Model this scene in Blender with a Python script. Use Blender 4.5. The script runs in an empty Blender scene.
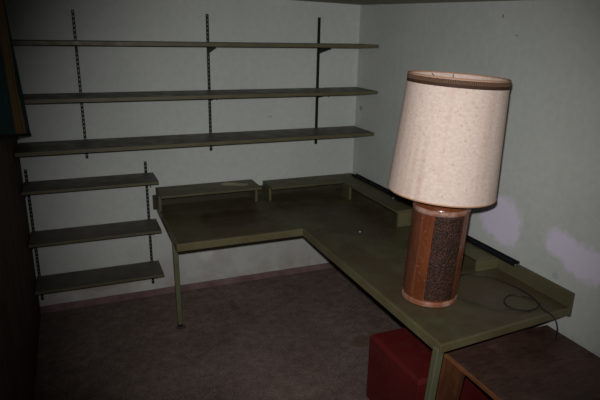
import bpy, bmesh, math, random
from mathutils import Vector, Matrix
random.seed(7)
S = bpy.context.scene
COL = S.collection
PI = math.pi

# ---------------------------------------------------------------- camera
CAM = Vector((-2.0258, -3.7522, 1.8716))
r_ = Vector((0.92421175, -0.38140647, 0.01901981))
u_ = Vector((0.09543919, 0.27891665, 0.95556102))
f_ = Vector((0.3697621, 0.88132548, -0.29417917))
cd = bpy.data.cameras.new('camera')
cam = bpy.data.objects.new('camera', cd)
COL.objects.link(cam)
M = Matrix((r_, u_, -f_)).transposed().to_4x4()
M.translation = CAM
cam.matrix_world = M
cd.sensor_width = 36.0
cd.lens = 36.0 * 544.93 / 600.0
cd.clip_start = 0.02
S.camera = cam

# ---------------------------------------------------------------- world, light, exposure
w = bpy.data.worlds.new('world'); S.world = w
w.use_nodes = True
w.node_tree.nodes['Background'].inputs[0].default_value = (0.75, 0.85, 1.0, 1)
w.node_tree.nodes['Background'].inputs[1].default_value = 0.012

# the camera's own flash, sitting just above the lens
fl = bpy.data.lights.new('camera_flash', 'SPOT')
fl.energy = 190.0
fl.color = (1.0, 0.985, 0.96)
fl.spot_size = math.radians(72)
fl.spot_blend = 1.0
fl.shadow_soft_size = 0.018
flo = bpy.data.objects.new('camera_flash', fl)
COL.objects.link(flo)
flo.location = CAM + u_ * 0.085 - r_ * 0.01 + f_ * 0.03
aim = Vector((-0.62, -0.9, 0.98))
flo.rotation_euler = (aim - flo.location).to_track_quat('-Z', 'Y').to_euler()

S.view_settings.view_transform = 'Standard'
S.view_settings.look = 'None'
S.view_settings.exposure = 0.0
S.view_settings.gamma = 1.0
S.view_settings.use_curve_mapping = False

# ---------------------------------------------------------------- material helpers
class N:
    """small wrapper for building node materials"""
    def __init__(s, name, rough=0.6, spec=0.3, metal=0.0):
        s.m = bpy.data.materials.new(name); s.m.use_nodes = True
        s.t = s.m.node_tree; s.b = s.t.nodes['Principled BSDF']
        s.b.inputs['Roughness'].default_value = rough
        s.b.inputs['Specular IOR Level'].default_value = spec
        s.b.inputs['Metallic'].default_value = metal
        s.tc = s.t.nodes.new('ShaderNodeTexCoord')
    def link(s, a, b): s.t.links.new(a, b)
    def map(s, scale=(1, 1, 1), loc=(0, 0, 0), rot=(0, 0, 0)):
        n = s.t.nodes.new('ShaderNodeMapping')
        n.inputs['Scale'].default_value = scale
        n.inputs['Location'].default_value = loc
        n.inputs['Rotation'].default_value = rot
        s.link(s.tc.outputs['Object'], n.inputs[0]); return n.outputs[0]
    def noise(s, scale, detail=4, rough=0.55, vec=None, dist=0.0):
        n = s.t.nodes.new('ShaderNodeTexNoise')
        n.inputs['Scale'].default_value = scale
        n.inputs['Detail'].default_value = detail
        n.inputs['Roughness'].default_value = rough
        n.inputs['Distortion'].default_value = dist
        s.link(vec or s.tc.outputs['Object'], n.inputs['Vector']); return n.outputs[0]
    def voronoi(s, scale, vec=None, feature='F1'):
        n = s.t.nodes.new('ShaderNodeTexVoronoi'); n.feature = feature
        n.inputs['Scale'].default_value = scale
        s.link(vec or s.tc.outputs['Object'], n.inputs['Vector']); return n.outputs[0]
    def ramp(s, fac, stops):
        n = s.t.nodes.new('ShaderNodeValToRGB')
        e = n.color_ramp.elements
        while len(e) < len(stops): e.new(0.5)
        for k, (p, c) in enumerate(stops):
            e[k].position = p
            e[k].color = (c, c, c, 1) if isinstance(c, (int, float)) else (*c, 1)
        s.link(fac, n.inputs[0]); return n.outputs[0]
    def math(s, op, a, b=0.0, c=None):
        n = s.t.nodes.new('ShaderNodeMath'); n.operation = op
        for i, v in enumerate((a, b, c)):
            if v is None: continue
            if isinstance(v, (int, float)): n.inputs[i].default_value = v
            else: s.link(v, n.inputs[i])
        return n.outputs[0]
    def mix(s, fac, a, b, mode='MIX'):
        n = s.t.nodes.new('ShaderNodeMix'); n.data_type = 'RGBA'; n.blend_type = mode
        for i, v in ((0, fac), (6, a), (7, b)):
            if isinstance(v, (int, float)): n.inputs[i].default_value = v
            elif isinstance(v, tuple): n.inputs[i].default_value = (*v, 1)
            else: s.link(v, n.inputs[i])
        return n.outputs[2]
    def sep(s):
        n = s.t.nodes.new('ShaderNodeSeparateXYZ')
        s.link(s.tc.outputs['Object'], n.inputs[0]); return n.outputs
    def blob(s, c, rad, wob=0.3, scale=10.0, soft=0.13):
        """a mask: 1 inside an irregular ellipsoid patch around c"""
        v = s.t.nodes.new('ShaderNodeVectorMath'); v.operation = 'SUBTRACT'
        s.link(s.tc.outputs['Object'], v.inputs[0]); v.inputs[1].default_value = c
        d = s.t.nodes.new('ShaderNodeVectorMath'); d.operation = 'DIVIDE'
        s.link(v.outputs[0], d.inputs[0]); d.inputs[1].default_value = rad
        l = s.t.nodes.new('ShaderNodeVectorMath'); l.operation = 'LENGTH'
        s.link(d.outputs[0], l.inputs[0])
        nz = s.math('MULTIPLY', s.math('SUBTRACT', s.noise(scale, 3), 0.5), wob * 4)
        q = s.math('ADD', l.outputs['Value'], nz)
        return s.ramp(q, [(max(0.0, 0.8 - soft), 1.0), (min(1, 0.8 + soft), 0.0)])
    def bump(s, h, strength=0.3, dist=0.01):
        n = s.t.nodes.new('ShaderNodeBump')
        n.inputs['Strength'].default_value = strength
        n.inputs['Distance'].default_value = dist
        s.link(h, n.inputs['Height']); s.link(n.outputs[0], s.b.inputs['Normal'])
    def color(s, c):
        if isinstance(c, tuple): s.b.inputs['Base Color'].default_value = (*c, 1)
        else: s.link(c, s.b.inputs['Base Color'])
        return s
    def rough(s, r): s.link(r, s.b.inputs['Roughness'])

MAT = {}
# painted plaster, greenish grey, uneven; grubby towards the skirting
def wall_mat(name, patches):
    n = N(name, 0.75, 0.2)
    base = n.mix(n.ramp(n.noise(1.4, 4), [(0.35, 0.0), (0.7, 1.0)]), (0.49, 0.518, 0.488), (0.56, 0.583, 0.552))
    fine = n.ramp(n.noise(26, 5, 0.6), [(0.3, 0.93), (0.7, 1.03)])
    base = n.mix(1.0, base, fine, 'MULTIPLY')
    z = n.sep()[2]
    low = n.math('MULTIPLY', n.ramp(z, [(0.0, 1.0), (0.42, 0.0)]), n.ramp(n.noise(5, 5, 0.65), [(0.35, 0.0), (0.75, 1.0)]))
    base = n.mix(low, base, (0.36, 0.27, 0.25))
    for c, rad, colr, a in patches:
        m = n.math('MULTIPLY', n.blob(c, rad), a)
        base = n.mix(m, base, colr)
    n.color(base)
    n.bump(n.noise(60, 4), 0.08, 0.01)
    return n.m
LAV = (0.71, 0.655, 0.81)
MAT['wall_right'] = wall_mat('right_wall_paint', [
    ((0, -1.655, 0.955), (0.2, 0.185, 0.16), LAV, 0.95),
    ((0, -2.05, 0.955), (0.2, 0.105, 0.09), LAV, 0.95),
    ((0, -2.17, 0.915), (0.2, 0.15, 0.105), LAV, 0.95),
    ((0, -2.05, 0.80), (0.2, 0.02, 0.02), (0.35, 0.42, 0.40), 0.7),
    ((0, -0.085, 1.33), (0.1, 0.022, 0.018), (0.2, 0.22, 0.2), 0.7),
    ((0, -1.49, 1.968), (0.1, 0.007, 0.013), (0.16, 0.17, 0.16), 0.9),
    ((0, -1.602, 1.876), (0.1, 0.010, 0.006), (0.2, 0.2, 0.2), 0.8),
])
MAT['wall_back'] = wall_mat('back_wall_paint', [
    ((-1.22, 0, 0.33), (0.10, 0.2, 0.12), (0.66, 0.64, 0.62), 0.6),
    ((-0.86, 0, 0.37), (0.10, 0.2, 0.07), (0.45, 0.35, 0.36), 0.6),
    ((-0.70, 0, 1.28), (0.012, 0.1, 0.009), (0.3, 0.3, 0.28), 0.7),
    ((-1.95, 0, 0.15), (0.25, 0.2, 0.06), (0.36, 0.30, 0.26), 0.7),
])
n = N('ceiling_paint', 0.8, 0.15)
n.color(n.mix(n.noise(3, 4), (0.36, 0.34, 0.27), (0.46, 0.43, 0.35))); MAT['ceiling'] = n.m

# worn mauve-brown carpet with stains
n = N('carpet', 0.95, 0.05)
big = n.ramp(n.noise(2.3, 5, 0.6), [(0.3, 0.0), (0.7, 1.0)])
c = n.mix(big, (0.170, 0.124, 0.110), (0.255, 0.195, 0.172))
grain = n.ramp(n.noise(95, 3, 0.7), [(0.3, 0.55), (0.7, 1.4)])
c = n.mix(1.0, c, grain, 'MULTIPLY')
mid = n.ramp(n.noise(17, 5, 0.7), [(0.35, 0.72), (0.65, 1.15)])
c = n.mix(1.0, c, mid, 'MULTIPLY')
for cc, rr, colr, a in [((-1.5, -0.52, 0), (0.04, 0.035, 0.3), (0.05, 0.035, 0.03), 0.6), ((-0.45, -1.1, 0), (0.10, 0.08, 0.3), (0.11, 0.065, 0.04), 0.5),
                        ((-1.1, -0.35, 0), (0.03, 0.10, 0.3), (0.11, 0.07, 0.065), 0.4),
                        ((-1.75, -1.35, 0), (0.03, 0.03, 0.3), (0.04, 0.03, 0.025), 0.8)]:
    c = n.mix(n.math('MULTIPLY', n.blob(cc, rr), a), c, colr)
fleck = n.ramp(n.voronoi(21), [(0.03, 1.0), (0.05, 0.0)])
c = n.mix(n.math('MULTIPLY', fleck, 0.6), c, (0.42, 0.38, 0.33))
n.color(c); n.bump(n.noise(140, 3, 0.7), 0.6, 0.012); MAT['carpet'] = n.m

n = N('baseboard_paint', 0.7, 0.2)
n.color(n.mix(n.ramp(n.noise(9, 5), [(0.35, 0.0), (0.7, 1.0)]), (0.15, 0.088, 0.088), (0.23, 0.15, 0.15))); MAT['baseboard'] = n.m

# dark wood panelling (vertical grain)
n = N('dark_panelling', 0.75, 0.1)
g = n.noise(3.0, 6, 0.6, n.map((6, 9, 0.45)), 0.8)
n.color(n.mix(n.ramp(g, [(0.3, 0.0), (0.7, 1.0)]), (0.040, 0.029, 0.019), (0.105, 0.074, 0.048))); MAT['panelling'] = n.m

# olive paint, scuffed brown
def olive(name, a, b, brown, amt, rough=0.5, dust=0.35, extra=None):
    n = N(name, rough, 0.35)
    c = n.mix(n.ramp(n.noise(6, 5, 0.6), [(0.3, 0.0), (0.7, 1.0)]), a, b)
    wear = n.ramp(n.noise(2.6, 6, 0.62, n.map((1, 1, 1), (3, 1, 0)), 0.6), [(0.40, 0.0), (0.62, 1.0)])
    c = n.mix(n.math('MULTIPLY', wear, amt), c, brown)
    d = n.ramp(n.noise(38, 6, 0.75), [(0.60, 0.0), (0.78, 1.0)])
    c = n.mix(n.math('MULTIPLY', d, dust), c, (0.30, 0.28, 0.22))
    if extra:
        for cc, rr, colr, al in extra:
            c = n.mix(n.math('MULTIPLY', n.blob(cc, rr), al), c, colr)
    n.color(c)
    n.rough(n.ramp(n.noise(12, 5), [(0.3, rough - 0.12), (0.7, rough + 0.15)]))
    n.bump(n.noise(90, 3), 0.06, 0.004)
    return n.m
OA, OB, OBR = (0.070, 0.064, 0.031), (0.115, 0.105, 0.056), (0.076, 0.050, 0.028)
MAT['desk'] = olive('olive_desk_paint', OA, OB, OBR, 0.8, 0.5, 0.45, [
    ((-1.1, -0.45, 0.69), (0.30, 0.22, 0.3), (0.050, 0.030, 0.014), 0.6),
    ((-0.40, -0.75, 0.69), (0.28, 0.5, 0.3), (0.066, 0.046, 0.033), 0.6),
    ((-0.62, -1.35, 0.69), (0.10, 0.35, 0.3), (0.075, 0.052, 0.03), 0.5)])
MAT['desk_trim'] = olive('olive_desk_edge', (0.105, 0.095, 0.046), (0.155, 0.138, 0.072), (0.095, 0.065, 0.03), 0.45, 0.45, 0.25)
MAT['riser'] = olive('olive_riser_paint', OA, OB, (0.10, 0.085, 0.05), 0.4, 0.55, 0.3, [
    ((-1.04, -0.10, 0.826), (0.085, 0.06, 0.05), (0.40, 0.35, 0.24), 0.9), ((-0.97, -0.14, 0.826), (0.06, 0.05, 0.05), (0.36, 0.31, 0.2), 0.9)])
MAT['shelf'] = olive('olive_shelf_paint', (0.078, 0.073, 0.050), (0.105, 0.097, 0.068), (0.072, 0.058, 0.046), 0.8, 0.5, 0.35, [
    ((-1.08, -0.12, 1.17), (0.14, 0.07, 0.03), (0.05, 0.04, 0.032), 0.8)])
MAT['shelf_edge'] = olive('olive_shelf_edge', (0.095, 0.088, 0.046), (0.13, 0.118, 0.064), (0.075, 0.058, 0.034), 0.35, 0.5, 0.2)
MAT['dark_olive'] = olive('dark_upstand', (0.030, 0.027, 0.015), (0.045, 0.040, 0.022), (0.03, 0.02, 0.012), 0.4, 0.6, 0.15)  # much darker olive-brown tone, for the back-wall upstand behind the risers
MAT['leg'] = olive('olive_leg_paint', (0.105, 0.112, 0.06), (0.14, 0.148, 0.085), (0.09, 0.078, 0.045), 0.3, 0.35, 0.15)

n = N('black_metal', 0.55, 0.25); n.color(n.mix(n.noise(40, 3), (0.004, 0.004, 0.007), (0.010, 0.010, 0.014))); MAT['metal'] = n.m
n = N('worn_steel', 0.4, 0.5, 0.6); n.color(n.mix(n.noise(60, 3), (0.25, 0.25, 0.25), (0.4, 0.4, 0.4))); MAT['steel'] = n.m
n = N('cord_rubber', 0.5, 0.3); n.color((0.018, 0.016, 0.013)); MAT['cord'] = n.m
n = N('brass', 0.35, 0.5, 1.0); n.color((0.45, 0.32, 0.14)); MAT['brass'] = n.m
n = N('plaster', 0.9, 0.1); n.color(n.mix(n.noise(80, 2), (0.5, 0.42, 0.38), (0.65, 0.58, 0.53))); MAT['chip'] = n.m

# red painted box
n = N('red_vinyl', 0.55, 0.25)
c = n.mix(n.ramp(n.noise(4, 5), [(0.3, 0.0), (0.7, 1.0)]), (0.085, 0.008, 0.008), (0.12, 0.013, 0.012))
c = n.mix(n.math('MULTIPLY', n.ramp(n.noise(30, 5, 0.7), [(0.55, 0.0), (0.8, 1.0)]), 0.25), c, (0.18, 0.09, 0.07))
n.color(c); n.bump(n.noise(120, 3), 0.06, 0.004); MAT['red'] = n.m

# wood of the side table
def wood(name, a, b, rot=(0, 0, 0), rough=0.5, scale=(7, 1, 7)):
    n = N(name, rough, 0.3)
    g = n.noise(6.0, 7, 0.65, n.map(scale, (0, 0, 0), rot), 1.2)
    c = n.mix(n.ramp(g, [(0.32, 0.0), (0.68, 1.0)]), a, b)
    d = n.ramp(n.noise(5, 5, 0.6), [(0.35, 0.6), (0.65, 1.1)])
    n.color(n.mix(1.0, c, d, 'MULTIPLY')); n.bump(g, 0.08, 0.004)
    return n.m
MAT['table_top'] = wood('worn_brown_veneer', (0.060, 0.030, 0.024), (0.125, 0.066, 0.050), scale=(2, 9, 7))
MAT['table_edge'] = wood('orange_wood_edge', (0.20, 0.075, 0.03), (0.30, 0.12, 0.05))
MAT['table_leg'] = wood('red_brown_wood', (0.085, 0.030, 0.014), (0.16, 0.06, 0.026), scale=(7, 7, 1))

# lamp
n = N('amber_glaze', 0.22, 0.5)
c = n.mix(n.ramp(n.noise(5, 5, 0.6, n.map((3, 3, 0.6))), [(0.3, 0.0), (0.7, 1.0)]), (0.105, 0.029, 0.012), (0.20, 0.058, 0.022))
c = n.mix(n.math('MULTIPLY', n.ramp(n.noise(55, 6, 0.75), [(0.58, 0.0), (0.75, 1.0)]), 0.5), c, (0.45, 0.34, 0.28))
n.color(c); n.bump(n.noise(25, 4), 0.12, 0.01); MAT['glaze'] = n.m
n = N('dark_bark_glaze', 0.6, 0.3)
v = n.voronoi(150, n.map((1, 1, 0.75)))
v = n.math('ADD', v, n.math('MULTIPLY', n.math('SUBTRACT', n.noise(28, 6, 0.7), 0.5), 1.4))
c = n.mix(n.ramp(v, [(0.1, 0.0), (0.6, 1.0)]), (0.095, 0.036, 0.022), (0.028, 0.013, 0.009))
c = n.mix(n.math('MULTIPLY', n.ramp(n.noise(70, 6, 0.8), [(0.60, 0.0), (0.76, 1.0)]), 0.6), c, (0.40, 0.30, 0.26))
n.color(c); n.bump(v, 0.7, 0.006); MAT['bark'] = n.m
n = N('dusty_rim_glaze', 0.5, 0.35)
n.color(n.mix(n.ramp(n.noise(14, 5, 0.7), [(0.45, 0.0), (0.65, 1.0)]), (0.24, 0.085, 0.045), (0.40, 0.26, 0.21))); MAT['rim'] = n.m
n = N('red_bark_glaze', 0.5, 0.35)
v = n.voronoi(150, n.map((1, 1, 0.75)))
c = n.mix(n.ramp(n.noise(6, 5, 0.6, n.map((3, 3, 0.5))), [(0.35, 0.0), (0.65, 1.0)]), (0.075, 0.026, 0.014), (0.15, 0.046, 0.021))
c = n.mix(n.math('MULTIPLY', n.ramp(n.noise(70, 6, 0.8), [(0.60, 0.0), (0.76, 1.0)]), 0.5), c, (0.40, 0.30, 0.26))
n.color(c); n.bump(v, 0.4, 0.004); MAT['red_bark'] = n.m

n = N('shade_cloth', 0.85, 0.15)
n.b.inputs['Subsurface Weight'].default_value = 0.0
slub = n.noise(60, 5, 0.7, n.map((1, 1, 1.6)))
c = n.mix(n.ramp(slub, [(0.3, 0.0), (0.7, 1.0)]), (0.64, 0.50, 0.44), (0.81, 0.66, 0.59))
fl2 = n.ramp(n.voronoi(34, n.map((1, 1, 0.8))), [(0.12, 1.0), (0.22, 0.0)])
c = n.mix(n.math('MULTIPLY', fl2, 0.28), c, (0.45, 0.25, 0.14))
st = n.ramp(n.noise(5.0, 4, 0.6, n.map((2.2, 2.2, 0.12))), [(0.52, 0.0), (0.72, 1.0)])
c = n.mix(n.math('MULTIPLY', st, 0.45), c, (0.50, 0.33, 0.24))
for cc in ((-0.233, -0.077, 0.77), (-0.215, -0.117, 0.74)):
    c = n.mix(n.math('MULTIPLY', n.blob(cc, (0.024, 0.024, 0.42), 0.12, 14, 0.35), 0.55), c, (0.46, 0.29, 0.19))
n.color(c); n.bump(slub, 0.12, 0.004); MAT['shade'] = n.m
n = N('shade_rim', 0.7, 0.2); n.color(n.mix(n.noise(30), (0.42, 0.22, 0.13), (0.55, 0.31, 0.2))); MAT['shade_rim'] = n.m
n = N('brown_ribbon', 0.7, 0.15); n.color(n.mix(n.noise(50), (0.045, 0.024, 0.017), (0.075, 0.04, 0.028))); MAT['ribbon'] = n.m
n = N('tan_braid', 0.7, 0.15); n.color(n.mix(n.noise(90), (0.11, 0.060, 0.035), (0.18, 0.105, 0.065))); MAT['braid'] = n.m
n = N('bulb_glass', 0.2, 0.5); n.color((0.75, 0.73, 0.7)); MAT['bulb'] = n.m

# curtain: teal cloth with wide tan bands
n = N('striped_curtain_cloth', 0.85, 0.1)
y = n.sep()[1]
k = n.math('MULTIPLY', n.math('ADD', y, n.math('MULTIPLY', n.math('SUBTRACT', n.noise(2.0, 2), 0.5), 0.06)), -0.5)
band = n.ramp(k, [(0.205, 0.0), (0.212, 1.0), (0.41, 1.0), (0.417, 0.0)])
fine = n.ramp(n.math('FRACT', n.math('MULTIPLY', y, 26.0)), [(0.45, 0.0), (0.55, 1.0)])
tan = n.mix(fine, (0.16, 0.085, 0.032), (0.21, 0.14, 0.07))
c = n.mix(band, (0.016, 0.052, 0.058), tan)
n.color(c); n.bump(n.noise(160, 2), 0.1, 0.003); MAT['curtain'] = n.m
n = N('curtain_hem_cloth', 0.9, 0.05); n.color(n.mix(n.noise(20), (0.012, 0.010, 0.009), (0.03, 0.024, 0.018))); MAT['hem'] = n.m

# ---------------------------------------------------------------- mesh helpers
class MB:
    def __init__(s): s.bm = bmesh.new()
    def hexa(s, b, t):
        """b, t: four bottom and four top corners, counter-clockwise seen from above"""
        vb = [s.bm.verts.new(p) for p in b]; vt = [s.bm.verts.new(p) for p in t]
        s.bm.faces.new(vb[::-1]); s.bm.faces.new(vt)
        for i in range(4):
            j = (i + 1) % 4
            s.bm.faces.new((vb[i], vb[j], vt[j], vt[i]))
        return s
    def box(s, x0, x1, y0, y1, z0, z1):
        q = [(x0, y0), (x1, y0), (x1, y1), (x0, y1)]
        return s.hexa([(a, b, z0) for a, b in q], [(a, b, z1) for a, b in q])
    def prism(s, pts, z0, z1):
        vb = [s.bm.verts.new((*p, z0)) for p in pts]; vt = [s.bm.verts.new((*p, z1)) for p in pts]
        s.bm.faces.new(vb[::-1]); s.bm.faces.new(vt)
        for i in range(len(pts)):
            j = (i + 1) % len(pts)
            s.bm.faces.new((vb[i], vb[j], vt[j], vt[i]))
        return s
    def plate(s, pts_yz, x0, x1):
        a = [s.bm.verts.new((x0, *p)) for p in pts_yz]; b = [s.bm.verts.new((x1, *p)) for p in pts_yz]
        s.bm.faces.new(a); s.bm.faces.new(b[::-1])
        for i in range(len(pts_yz)):
            j = (i + 1) % len(pts_yz)
            s.bm.faces.new((a[j], a[i], b[i], b[j]))
        return s
    def lathe(s, prof, seg=64, a0=0.0, a1=2 * PI, closed=True):
        full = abs(a1 - a0 - 2 * PI) < 1e-6
        nseg = seg if full else seg + 1
        rings = []
        for r, z in prof:
            if r < 1e-6:
                v = s.bm.verts.new((0, 0, z)); rings.append([v] * nseg)
            else:
                rings.append([s.bm.verts.new((r * math.cos(a0 + (a1 - a0) * i / seg), r * math.sin(a0 + (a1 - a0) * i / seg), z)) for i in range(nseg)])
        for A, B in zip(rings, rings[1:]):
            for i in range(seg):
                j = (i + 1) % nseg
                q = []
                for v in (A[i], A[j], B[j], B[i]):
                    if v not in q: q.append(v)
                if len(q) > 2:
                    try: s.bm.faces.new(q)
                    except ValueError: pass
        return s
    def tube(s, pts, r, seg=8, cap=True):
        P = [Vector(p) for p in pts]; rings = []
        for i, p in enumerate(P):
            t = (P[min(i + 1, len(P) - 1)] - P[max(i - 1, 0)]).normalized()
            a = t.cross(Vector((0, 0, 1)))
            if a.length < 1e-3: a = t.cross(Vector((1, 0, 0)))
            a.normalize(); b = t.cross(a)
            rings.append([s.bm.verts.new(p + r * (math.cos(k * 2 * PI / seg) * a + math.sin(k * 2 * PI / seg) * b)) for k in range(seg)])
        for A, B in zip(rings, rings[1:]):
            for k in range(seg):
                s.bm.faces.new((A[k], A[(k + 1) % seg], B[(k + 1) % seg], B[k]))
        if cap:
            s.bm.faces.new(rings[0][::-1]); s.bm.faces.new(rings[-1])
        return s
    def build(s, name, mat, parent=None, bevel=0.0, smooth=False, seg=2):
        bmesh.ops.recalc_face_normals(s.bm, faces=s.bm.faces[:])
        me = bpy.data.meshes.new(name); s.bm.to_mesh(me); s.bm.free()
        me.materials.append(mat)
        if smooth:
            for p in me.polygons: p.use_smooth = True
            try: me.set_sharp_from_angle(angle=math.radians(40))
            except Exception: pass
        o = bpy.data.objects.new(name, me); COL.objects.link(o)
        if parent: o.parent = parent
        if bevel:
            b = o.modifiers.new('bevel', 'BEVEL'); b.width = bevel; b.segments = seg; b.limit_method = 'ANGLE'
        return o

def spline(pts, n=10):
    P = [Vector(p) for p in pts]; out = []
    P = [2 * P[0] - P[1]] + P + [2 * P[-1] - P[-2]]
    for i in range(1, len(P) - 2):
        for k in range(n):
            t = k / n; a, b, c, d = P[i - 1], P[i], P[i + 1], P[i + 2]
            out.append(0.5 * ((2 * b) + (c - a) * t + (2 * a - 5 * b + 4 * c - d) * t * t + (3 * b - a - 3 * c + d) * t ** 3))
    out.append(P[-2]); return out

def tag(o, label, cat, group=None):
    o['label'] = label; o['category'] = cat
    if group: o['group'] = group
    return o
def thing(name, label, cat, loc=(0, 0, 0), group=None):
    o = bpy.data.objects.new(name, None); COL.objects.link(o)
    o.location = loc; o.empty_display_size = 0.1
    return tag(o, label, cat, group)
def struct(o): o['kind'] = 'structure'; return o

# ---------------------------------------------------------------- the room
XL, YN = -2.36, -4.7
struct(MB().box(XL - 0.1, 0.1, YN, 0.1, -0.08, 0.0).build('floor', MAT['carpet']))
struct(MB().box(XL - 0.1, 0.1, 0.0, 0.1, 0.0, 2.25).build('wall_back', MAT['wall_back']))
struct(MB().box(0.0, 0.1, YN, 0.0, 0.0, 2.2).build('wall_right', MAT['wall_right']))
# left wall: dark boards with narrow grooves
mb = MB(); mb.box(XL - 0.1, XL - 0.004, YN, 0.0, 0.0, 2.25)
yy = 0.0
for wd in [0.145, 0.19, 0.10, 0.165, 0.21, 0.12, 0.18] * 4:
    if yy - wd < YN: break
    mb.box(XL - 0.01, XL, yy - wd + 0.005, yy, 0.0, 2.25); yy -= wd
struct(mb.build('wall_left', MAT['panelling']))
# the low ceiling slopes gently
def cz(x, y): return 2.071 - 0.0233 * x + 0.0216 * y
q = [(XL - 0.1, YN), (0.1, YN), (0.1, 0.1), (XL - 0.1, 0.1)]
struct(MB().hexa([(a, b, cz(a, b)) for a, b in q], [(a, b, 2.36) for a, b in q]).build('ceiling', MAT['ceiling']))
struct(MB().box(XL, -0.0, -0.016, 0.0, 0.0, 0.05).build('baseboard_back', MAT['baseboard'], None, 0.004))

# ---------------------------------------------------------------- slotted uprights on the back wall
def upright_mesh(length):
    """channel with punched slots, base at z=0, back at y=0"""
    mb = MB(); hw, t = 0.0085, 0.014; sw = 0.0028
    mb.box(-hw, -sw, -t, 0, 0, length); mb.box(sw, hw, -t, 0, 0, length)
    z, pitch, slot = 0.0, 0.0268, 0.0095
    while z < length - 0.002:
        top = min(z + pitch - slot, length)
        mb.box(-sw, sw, -t, -0.004, z, top); z += pitch
    return mb
def screw(mb, z): mb.lathe([(0, 0), (0.004, 0), (0.003, 0.002), (0, 0.0025)], 10)
SU = [(-1.969, 'left'), (-1.146, 'middle'), (-0.333, 'right')]
for x, side in SU:
    t = thing('shelf_upright', {'left': 'black slotted metal upright behind the left ends of the three long shelves',
                                'middle': 'black slotted metal upright behind the middle of the three long shelves',
                                'right': 'black slotted metal upright nearest the room corner behind the long shelves'}[side],
              'shelf upright', (x, 0, 1.0584), 'slotted uprights for the long shelves')
    upright_mesh(0.917).build('channel', MAT['metal'], t)
for x, side in [(-2.338, 'left'), (-1.6035, 'right')]:
    t = thing('shelf_upright', {'left': 'black slotted upright beside the dark panelled wall behind the short shelves',
                                'right': 'black slotted upright behind the right ends of the short shelves'}[side],
              'shelf upright', (x, 0, 0.1006), 'slotted uprights for the short shelves')
    upright_mesh(0.9113).build('channel', MAT['metal'], t)

# ---------------------------------------------------------------- shelves
def shelf(label, group, x0, x1, z, depth, T, posts, blen, drop):
    t = thing('wall_shelf', label, 'shelf', ((x0 + x1) / 2, 0, z), group)
    cx = (x0 + x1) / 2; h = (x1 - x0) / 2
    MB().box(-h, h, -depth + 0.004, -0.017, 0.0, T).build('board', MAT['shelf'], t, 0.0015)
    MB().box(-h, h, -depth, -depth + 0.0042, 0.0, T).build('front_edge', MAT['shelf_edge'], t, 0.001)
    for px in posts:
        m = MB().plate([(-0.0145, 0.0), (-0.0145, -0.052), (-0.03, -0.05), (-blen + 0.02, -0.016), (-blen, -0.014), (-blen, -drop), (-blen - 0.007, -drop), (-blen - 0.007, 0.0)], px - cx - 0.003, px - cx + 0.003)
        m.box(px - cx - 0.008, px - cx + 0.008, -blen, -0.0145, -0.0025, 0.0)
        m.build('bracket', MAT['metal'], t)
    return t
ups = [x for x, _ in SU]
G1, G2 = 'long shelves on the back wall', 'short shelves at the lower left'
LX = XL + 0.006
shelf('topmost long olive shelf on the back wall, seen edge on', G1, LX, -0.0135, 1.777, 0.3205, 0.022, ups, 0.205, 0.014)
shelf('second long olive shelf from the top on the back wall', G1, LX, -0.006, 1.460, 0.33, 0.022, ups, 0.205, 0.022)
shelf('lowest of the three long olive shelves, with a dark stain midway', G1, LX, -0.018, 1.163, 0.335, 0.022, ups, 0.205, 0.022)
sp = (-2.338, -1.6035)
shelf('upper short olive shelf, level with the desk risers', G2, LX, -1.556, 0.918, 0.276, 0.016, sp, 0.21, 0.03)
shelf('middle short olive shelf left of the desk', G2, LX, -1.556, 0.583, 0.276, 0.016, sp, 0.21, 0.03)
shelf('lowest short olive shelf, just above the baseboard', G2, LX, -1.556, 0.264, 0.272, 0.016, sp, 0.21, 0.03)

# ---------------------------------------------------------------- the L-shaped desk
desk = thing('corner_desk', 'L-shaped olive painted corner desk with low risers along the walls', 'desk', (0, 0, 0))
DZ, XD, YD, XM, YE = 0.693, -1.548, -0.80, -0.765, -2.222
TH = 0.022
MB().box(XD + 0.014, XM - 0.0015, YD + 0.014, -0.003, DZ - TH, DZ).build('return_top', MAT['desk'], desk, 0.002)
MB().prism([(XM + 0.0005, -0.003), (XM + 0.0005, YD + 0.002), (XM + 0.014, YD - 0.01), (XM + 0.014, YE + 0.014), (-0.003, YE + 0.066), (-0.003, -0.003)], DZ - TH, DZ).build('main_top', MAT['desk'], desk, 0.002)
e = MB().box(XD, XM + 0.014, YD, YD + 0.0138, DZ - 0.045, DZ + 0.0005)
e.build('front_edge', MAT['desk_trim'], desk, 0.003)
MB().box(XD, XD + 0.0138, YD + 0.0138, -0.003, DZ - 0.045, DZ + 0.0005).build('side_edge', MAT['desk_trim'], desk, 0.003)
MB().box(XM, XM + 0.0138, YE + 0.0138, YD - 0.0, DZ - 0.045, DZ + 0.0005).build('front_edge', MAT['desk_trim'], desk, 0.003)
MB().hexa([(XM, YE, DZ - 0.036), (-0.003, YE + 0.052, DZ - 0.036), (-0.003, YE + 0.066, DZ - 0.036), (XM, YE + 0.0138, DZ - 0.036)],
          [(XM, YE, DZ + 0.0005), (-0.003, YE + 0.052, DZ + 0.0005), (-0.003, YE + 0.066, DZ + 0.0005), (XM, YE + 0.0138, DZ + 0.0005)]).build('side_edge', MAT['desk_trim'], desk, 0.003)
# upstands against the two walls
MB().box(XD - 0.022, -0.019, -0.018, -0.002, DZ - 0.03, 0.768).build('upstand', MAT['dark_olive'], desk, 0.002)
MB().box(-0.019, -0.002, YE + 0.05, -0.002, DZ - 0.045, 0.766).build('upstand', MAT['riser'], desk, 0.002)
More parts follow.
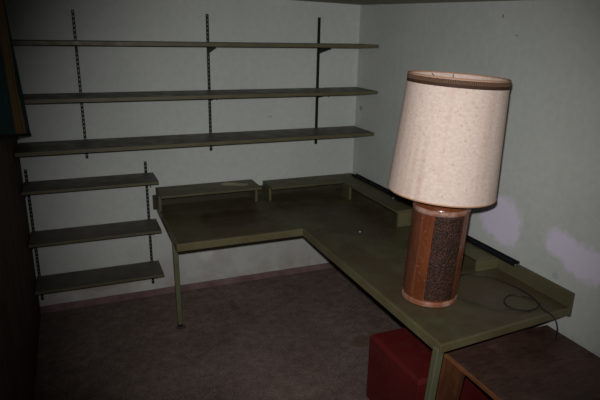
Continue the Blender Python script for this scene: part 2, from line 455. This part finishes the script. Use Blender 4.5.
# support battens screwed to the walls
MB().box(XD + 0.03, -0.03, -0.04, -0.002, DZ - 0.075, DZ - TH - 0.001).build('wall_batten', MAT['desk_trim'], desk)
MB().box(-0.04, -0.002, YE + 0.1, -0.05, DZ - 0.075, DZ - TH - 0.001).build('wall_batten', MAT['desk_trim'], desk)
def leg(x, y, dx=0.0, dy=0.0):
    mb = MB(); a, b = 0.0175, 0.014
    q = [(-1, -1), (1, -1), (1, 1), (-1, 1)]
    mb.hexa([(x + dx + i * b, y + dy + j * b, 0.012) for i, j in q], [(x + i * a, y + j * a, DZ - TH - 0.001) for i, j in q])
    o = mb.build('leg', MAT['leg'], desk, 0.005, False, 3)
    MB().box(x + dx - 0.0165, x + dx + 0.0165, y + dy - 0.0165, y + dy + 0.0165, 0.0, 0.0125).build('foot', MAT['metal'], o, 0.003)
leg(-1.512, -0.50, 0.008, 0.0)
leg(-0.752, -2.195, -0.045, 0.01)

# risers: open-fronted low shelves standing on the desk
RZ, RZ1, RT = 0.808, 0.826, 0.016
def riser(name, top, boards, panels):
    mb = MB()
    for pts in boards: mb.prism(pts, top - RT, top)
    o = mb.build(name, MAT['riser'], desk, 0.002)
    for (x0, x1, y0, y1) in panels:
        MB().box(x0, x1, y0, y1, DZ + 0.001, top - RT).build('end_panel', MAT['riser'], o, 0.0015)
        MB().box(x0, x1, y0 - 0.004, y0 - 0.0002, DZ + 0.001, top - RT - 0.0005).build('panel_edge', MAT['desk_trim'], o)
    return o
# the tops project well past the panels that carry them
riser('riser', RZ1, [[(XD, -0.255), (-0.85, -0.255), (-0.85, -0.0185), (XD, -0.0185)]],
      [(XD, XD + 0.016, -0.15, -0.0185), (-0.866, -0.85, -0.15, -0.0185)])
AX = -0.20
riser('corner_riser', RZ, [[(-0.766, -0.0185), (-0.766, -0.228), (AX, -0.228), (AX, -0.98), (-0.0195, -0.98), (-0.0195, -0.0185)]],
      [(-0.766, -0.75, -0.165, -0.0185), (AX + 0.002, AX + 0.018, -0.33, -0.222), (AX + 0.02, -0.0195, -0.968, -0.952)])
# the lower box riser nearer the free end
lr = MB().box(-0.158, -0.0195, -1.70, -1.2, 0.751, 0.766).build('low_riser', MAT['riser'], desk, 0.002)
MB().box(-0.158, -0.0195, -1.70, -1.685, DZ + 0.001, 0.751).build('end_panel', MAT['desk_trim'], lr, 0.0015)
MB().box(-0.158, -0.0195, -1.215, -1.2, DZ + 0.001, 0.751).build('end_panel', MAT['desk_trim'], lr, 0.0015)

# ---------------------------------------------------------------- loose rail lying on the riser
def loose_rail(label, x, y, z, L):
    rail = thing('metal_rail', label, 'metal rail', (x, y, z), 'loose rails along the right wall')
    hw = 0.021
    mb = MB()
    for x0, x1, z0, z1 in [(-hw, hw, 0, 0.003), (-hw, -hw + 0.003, 0.0028, 0.017), (hw - 0.003, hw, 0.0028, 0.017), (-0.002, 0.002, 0.0028, 0.013)]:
        mb.box(x0, x1, -L, 0, z0, z1)
    mb.build('channel', MAT['metal'], rail)
    mb = MB()
    for sx in (-0.009, 0.009):
        mb.box(sx - 0.003, sx + 0.003, -L - 0.008, -L - 0.0002, 0.003, 0.008)
    mb.build('end_clip', MAT['steel'], rail)['label'] = 'bright bare steel end clip'
loose_rail('loose black rail lying on the tall corner riser, reaching behind the lamp', -0.041, -0.10, RZ + 0.0005, 0.875)
loose_rail('loose black rail on the low riser right of the lamp, its end overhanging', -0.0305, -0.99, 0.7668, 0.845)

# ---------------------------------------------------------------- the big table lamp
LC = (-0.553, -1.838)
lamp = thing('table_lamp', 'large ceramic drum table lamp with tall cream shade on the olive desk', 'lamp', (LC[0], LC[1], DZ + 0.0008))
RT_ = Vector((0.922, -0.387, 0))          # to the viewer's right
def leanz(o, ang, pivot_z, off=0.0):
    ax = Vector((RT_.y, -RT_.x, 0))       # horizontal axis pointing at the viewer
    T = Matrix.Translation(Vector((0, 0, pivot_z)) + RT_ * off) @ Matrix.Rotation(-ang, 4, ax) @ Matrix.Translation((0, 0, -pivot_z))
    o.matrix_local = T
HB = 0.478
b = MB().lathe([(0, 0.006), (0.112, 0.006), (0.121, 0.012), (0.1225, 0.03), (0.1225, HB - 0.03), (0.1205, HB - 0.022), (0.116, HB - 0.012), (0.105, HB - 0.003), (0.085, HB), (0.02, HB + 0.003), (0, HB + 0.003)], 72).build('base', MAT['glaze'], lamp, 0, True)
MB().lathe([(0.0, 0.0), (0.121, 0.0), (0.1275, 0.004), (0.1275, 0.016), (0.124, 0.024), (0.1215, 0.026), (0.1, 0.02), (0.0, 0.006)], 72).build('foot_ring', MAT['rim'], lamp, 0, True)
MB().lathe([(0.1225, HB - 0.048), (0.1265, HB - 0.044), (0.1275, HB - 0.034), (0.124, HB - 0.026), (0.1205, HB - 0.0235), (0.1195, HB - 0.03), (0.1225, HB - 0.048)], 72).build('top_ring', MAT['rim'], lamp, 0, True)
c0 = math.radians(-106)
for k in range(4):
    a0, a1 = c0 + k * PI / 2 - math.radians(33), c0 + k * PI / 2 + math.radians(33)
    mb = MB(); seg, rows = 26, 60
    grid = []
    for j in range(rows + 1):
        z = 0.03 + (HB - 0.072) * j / rows
        row = []
        for i in range(seg + 1):
            a = a0 + (a1 - a0) * i / seg
            ed = min(i, seg - i, j, rows - j)
            r = 0.121 if ed == 0 else 0.1238 + random.uniform(0, 0.0022)
            row.append(mb.bm.verts.new((r * math.cos(a), r * math.sin(a), z)))
        grid.append(row)
    for j in range(rows):
        for i in range(seg):
            mb.bm.faces.new((grid[j][i], grid[j][i + 1], grid[j + 1][i + 1], grid[j + 1][i]))
    o = mb.build('bark_panel', MAT['bark'] if k % 2 == 0 else MAT['red_bark'], lamp, 0, True)
    o['label'] = 'dark rough bark-textured glaze panel' if k % 2 == 0 else 'reddish brown rough glaze panel'
MB().lathe([(0.0, HB + 0.002), (0.028, HB + 0.002), (0.024, HB + 0.014), (0.011, HB + 0.018), (0.011, HB + 0.075), (0.0, HB + 0.075)], 24).build('neck', MAT['brass'], lamp, 0, True)
MB().lathe([(0.0, HB + 0.074), (0.019, HB + 0.074), (0.019, HB + 0.14), (0.015, HB + 0.146), (0, HB + 0.146)], 24).build('socket', MAT['brass'], lamp, 0, True)
MB().lathe([(0.0, HB + 0.146), (0.013, HB + 0.146), (0.015, HB + 0.17), (0.03, HB + 0.215), (0.03, HB + 0.235), (0.018, HB + 0.258), (0, HB + 0.264)], 24).build('bulb', MAT['bulb'], lamp, 0, True)
# shade: bottom radius, top radius, local heights above the desk
RB, RTOP, ZB, ZT = 0.235, 0.208, 0.514, 1.016
TILT, OFF = math.radians(3.0), 0.009
def rad(z): return RB + (RTOP - RB) * (z - ZB) / (ZT - ZB)
sh = MB().lathe([(rad(ZB), ZB), (rad(ZT), ZT), (rad(ZT) - 0.003, ZT), (rad(ZB) - 0.003, ZB), (rad(ZB), ZB)], 96).build('shade', MAT['shade'], lamp, 0, True)
leanz(sh, TILT, ZB, OFF)
def band(name, z0, z1, out, mat):
    return MB().lathe([(rad(z0) + 0.0003, z0), (rad(z0) + out, z0 + 0.001), (rad(z1) + out, z1 - 0.001), (rad(z1) + 0.0003, z1)], 96).build(name, mat, sh, 0, True)
band('ribbon', ZT - 0.034, ZT - 0.004, 0.0012, MAT['ribbon'])['label'] = 'dark brown ribbon'
mb = MB()
zc = ZT - 0.013
for i in range(150):
    a = i * 2 * PI / 150; da = PI / 150 * 0.72
    p = []
    for aa, zz in ((a - da, zc - 0.0075), (a + da, zc - 0.0075), (a + da + 0.006, zc + 0.0075), (a - da + 0.006, zc + 0.0075)):
        p.append((aa, zz))
    lo = [((rad(z) + 0.001) * math.cos(q), (rad(z) + 0.001) * math.sin(q), z) for q, z in p]
    hi = [((rad(z) + 0.0032) * math.cos(q), (rad(z) + 0.0032) * math.sin(q), z) for q, z in p]
    vl = [mb.bm.verts.new(v) for v in lo]; vh = [mb.bm.verts.new(v) for v in hi]
    mb.bm.faces.new(vh)
    for k in range(4): mb.bm.faces.new((vl[k], vl[(k + 1) % 4], vh[(k + 1) % 4], vh[k]))
mb.build('stitched_braid', MAT['braid'], sh)['label'] = 'lighter tan stitched braid'
def ring(name, z, mat, r):
    mb = MB(); pts = [(r * math.cos(i * 2 * PI / 96), r * math.sin(i * 2 * PI / 96), z) for i in range(97)]
    return mb.tube(pts, 0.0034, 8, False).build(name, mat, sh, 0, True)
ring('top_rim', ZT, MAT['shade_rim'], rad(ZT) - 0.001)
ring('bottom_rim', ZB + 0.001, MAT['shade_rim'], rad(ZB) - 0.001)
# seam inside the shade, harp and spider
sa = math.radians(58)
mb = MB()
mb.tube([((rad(z) - 0.0045) * math.cos(sa), (rad(z) - 0.0045) * math.sin(sa), z) for z in (ZB, ZT - 0.004)], 0.0018, 6)
mb.build('inner_seam', MAT['ribbon'], sh)
mb = MB()
for k in range(3):
    a = sa + k * 2 * PI / 3 + 0.5
    mb.tube([((rad(ZT) - 0.004) * math.cos(a), (rad(ZT) - 0.004) * math.sin(a), ZT - 0.006), (0.10 * math.cos(a), 0.10 * math.sin(a), ZT - 0.06), (0.01 * math.cos(a), 0.01 * math.sin(a), ZT - 0.065)], 0.0022, 6)
mb.lathe([(0, ZT - 0.068), (0.014, ZT - 0.068), (0.014, ZT - 0.062), (0, ZT - 0.062)], 20)
mb.build('spider', MAT['brass'], sh)
mb = MB()
hx, hy = math.cos(0.9), math.sin(0.9)
pts = spline([(0.02 * hx, 0.02 * hy, HB + 0.078), (0.07 * hx, 0.07 * hy, HB + 0.14), (0.085 * hx, 0.085 * hy, HB + 0.25), (0.06 * hx, 0.06 * hy, HB + 0.40), (0.0, 0.0, HB + 0.482),
              (-0.06 * hx, -0.06 * hy, HB + 0.40), (-0.085 * hx, -0.085 * hy, HB + 0.25), (-0.07 * hx, -0.07 * hy, HB + 0.14), (-0.02 * hx, -0.02 * hy, HB + 0.078)], 8)
mb.tube(pts, 0.0022, 6).build('harp', MAT['brass'], lamp)
# power cord lying in loops on the desk, its end hanging over the free edge
mb = MB(); z = 0.0036
def loc(p, zz=z): return (p[0] - LC[0], p[1] - LC[1], zz)
A = [loc((-0.452, -1.80)), loc((-0.36, -1.745)), loc((-0.30, -1.722)), loc((-0.225, -1.712)), loc((-0.165, -1.755)), loc((-0.125, -1.82)), loc((-0.103, -1.90)), loc((-0.097, -1.975)), loc((-0.105, -2.035)), loc((-0.13, -2.10)), loc((-0.15, -2.145), 0.0045)]
A += [loc((-0.158, -2.20), 0.006), loc((-0.155, -2.222), -0.012), loc((-0.150, -2.232), -0.05), loc((-0.152, -2.235), -0.095)]
mb.tube(spline(A, 6), 0.0032, 8)
B = [loc((-0.13, -2.10), z + 0.005), loc((-0.18, -2.125)), loc((-0.245, -2.115)), loc((-0.278, -2.065)), loc((-0.255, -2.01)), loc((-0.19, -1.975)), loc((-0.145, -2.0)), loc((-0.125, -2.06), z + 0.004)]
mb.tube(spline(B, 6), 0.0032, 8)
Cc = [loc((-0.446, -1.915)), loc((-0.40, -1.99)), loc((-0.335, -2.07)), loc((-0.27, -2.11), z + 0.006), loc((-0.235, -2.125)), loc((-0.215, -2.135))]
mb.tube(spline(Cc, 6), 0.0028, 8)
mb.build('power_cord', MAT['cord'], lamp, 0, True)
# the thrown body leans a little to one side
for ch in lamp.children:
    if ch.name.split('.')[0] in ('shade', 'power_cord'): continue
    for v in ch.data.vertices:
        v.co += RT_ * (0.043 * v.co.z)

# ---------------------------------------------------------------- red box under the desk
box = thing('storage_box', 'plain dark red box on the carpet under the desk, behind the desk leg', 'box', (-0.487, -1.808, 0))
bx, by, bh = 0.222, 0.222, 0.383
MB().hexa([(-bx, -by, 0.0), (bx, -by, 0.0), (bx, by, 0.0), (-bx, by, 0.0)], [(-bx, -by, bh - 0.016), (bx, -by, bh - 0.016), (bx, by, bh - 0.016), (-bx, by, bh - 0.016)]).build('body', MAT['red'], box, 0.005, False, 3)
MB().hexa([(-bx, -by, bh - 0.0155), (bx, -by, bh - 0.0155), (bx, by, bh - 0.0155), (-bx, by, bh - 0.0155)], [(-bx + 0.014, -by + 0.014, bh), (bx - 0.014, -by + 0.014, bh), (bx - 0.014, by - 0.014, bh), (-bx + 0.014, by - 0.014, bh)]).build('lid', MAT['red'], box, 0.003, False, 2)

# ---------------------------------------------------------------- low wooden side table at the lower right
tb = thing('side_table', 'worn brown wooden side table tucked under the free end of the desk', 'table', (-0.325, -2.43, 0))
tz = 0.552
tx0, tx1, ty0, ty1 = -0.306, 0.306, -0.38, 0.365
MB().box(tx0 + 0.005, tx1, ty0, ty1, tz - 0.02, tz).build('tabletop', MAT['table_top'], tb, 0.002)
MB().box(tx0, tx0 + 0.0048, ty0, ty1, tz - 0.0205, tz + 0.0005).build('edge_strip', MAT['table_edge'], tb, 0.0012)['label'] = 'orange-brown worn edge strip'
for sx in (-1, 1):
    for sy in (-1, 1):
        xo = tx0 + 0.006 if sx < 0 else tx1 - 0.006 - 0.03
        ya = ty1 - 0.012 if sy > 0 else ty0 + 0.012 + 0.12
        sp_ = sx * 0.06 if sx < 0 else 0.0
        MB().hexa([(xo + sp_, ya - 0.10, 0), (xo + sp_ + 0.028, ya - 0.10, 0), (xo + sp_ + 0.028, ya, 0), (xo + sp_, ya, 0)],
                  [(xo, ya - 0.12, tz - 0.0205), (xo + 0.03, ya - 0.12, tz - 0.0205), (xo + 0.03, ya, tz - 0.0205), (xo, ya, tz - 0.0205)]).build('leg', MAT['table_leg'], tb, 0.003)
MB().box(tx0 + 0.04, tx1 - 0.04, ty1 - 0.05, ty1 - 0.03, tz - 0.075, tz - 0.0205).build('apron', MAT['table_leg'], tb, 0.002)
MB().box(tx0 + 0.04, tx1 - 0.04, ty0 + 0.03, ty0 + 0.05, tz - 0.075, tz - 0.0205).build('apron', MAT['table_leg'], tb, 0.002)

# ---------------------------------------------------------------- curtain at the upper left
cur = thing('curtain', 'teal and tan striped curtain hanging beside the shelves at the upper left', 'curtain', (0, 0, 0))
def curtain_pt(s, v, out=0.0):
    y = -0.35 - s * 1.25
    hem = 1.284 + 0.21 * s 
    top = cz(-2.3, y) - 0.015
    z = hem + (top - hem) * v
    fl = 1 - v
    edge = math.exp(-s * 9.0)
    x = -2.312 + 0.012 * fl + 0.040 * fl * edge + 0.011 * math.sin(s * 46 + 0.6) * (0.6 + 0.4 * fl) * min(1, s * 12)
    return (x + out, y + 0.006 * math.sin(z * 9), z)
def sheet(v0, v1, nv, out, th):
    mb = MB(); ns = 110; g = []
    for j in range(nv + 1):
        g.append([mb.bm.verts.new(curtain_pt(i / ns, v0 + (v1 - v0) * j / nv, out)) for i in range(ns + 1)])
    for j in range(nv):
        for i in range(ns):
            mb.bm.faces.new((g[j][i], g[j][i + 1], g[j + 1][i + 1], g[j + 1][i]))
    return mb
o = sheet(0.0, 1.0, 24, 0.0, 0.003).build('cloth', MAT['curtain'], cur, 0, True)
so = o.modifiers.new('solid', 'SOLIDIFY'); so.thickness = 0.003
o = sheet(0.0, 0.018, 2, 0.0035, 0.003).build('hem', MAT['hem'], cur, 0, True)
so = o.modifiers.new('solid', 'SOLIDIFY'); so.thickness = 0.005; so.offset = 0
MB().box(-2.345, -2.275, -1.62, -0.34, 2.045, 2.062).build('track', MAT['hem'], cur)

# ---------------------------------------------------------------- crumbs of fallen plaster
def chip(x, y, z, s, label):
    mb = MB()
    bmesh.ops.create_icosphere(mb.bm, subdivisions=2, radius=s)
    for v in mb.bm.verts:
        v.co *= random.uniform(0.75, 1.15); v.co.z = max(v.co.z * 0.55, -s * 0.3)
    o = mb.build('plaster_chip', MAT['chip']); o.location = (x, y, z + s * 0.3)
    tag(o, label, 'plaster chip', 'crumbs of plaster')
chip(-0.075, -0.735, RZ, 0.010, 'small pinkish plaster crumb on the corner riser by the right wall')
chip(-0.449, -0.967, DZ, 0.006, 'tiny pale plaster crumb on the open desk top left of the lamp')
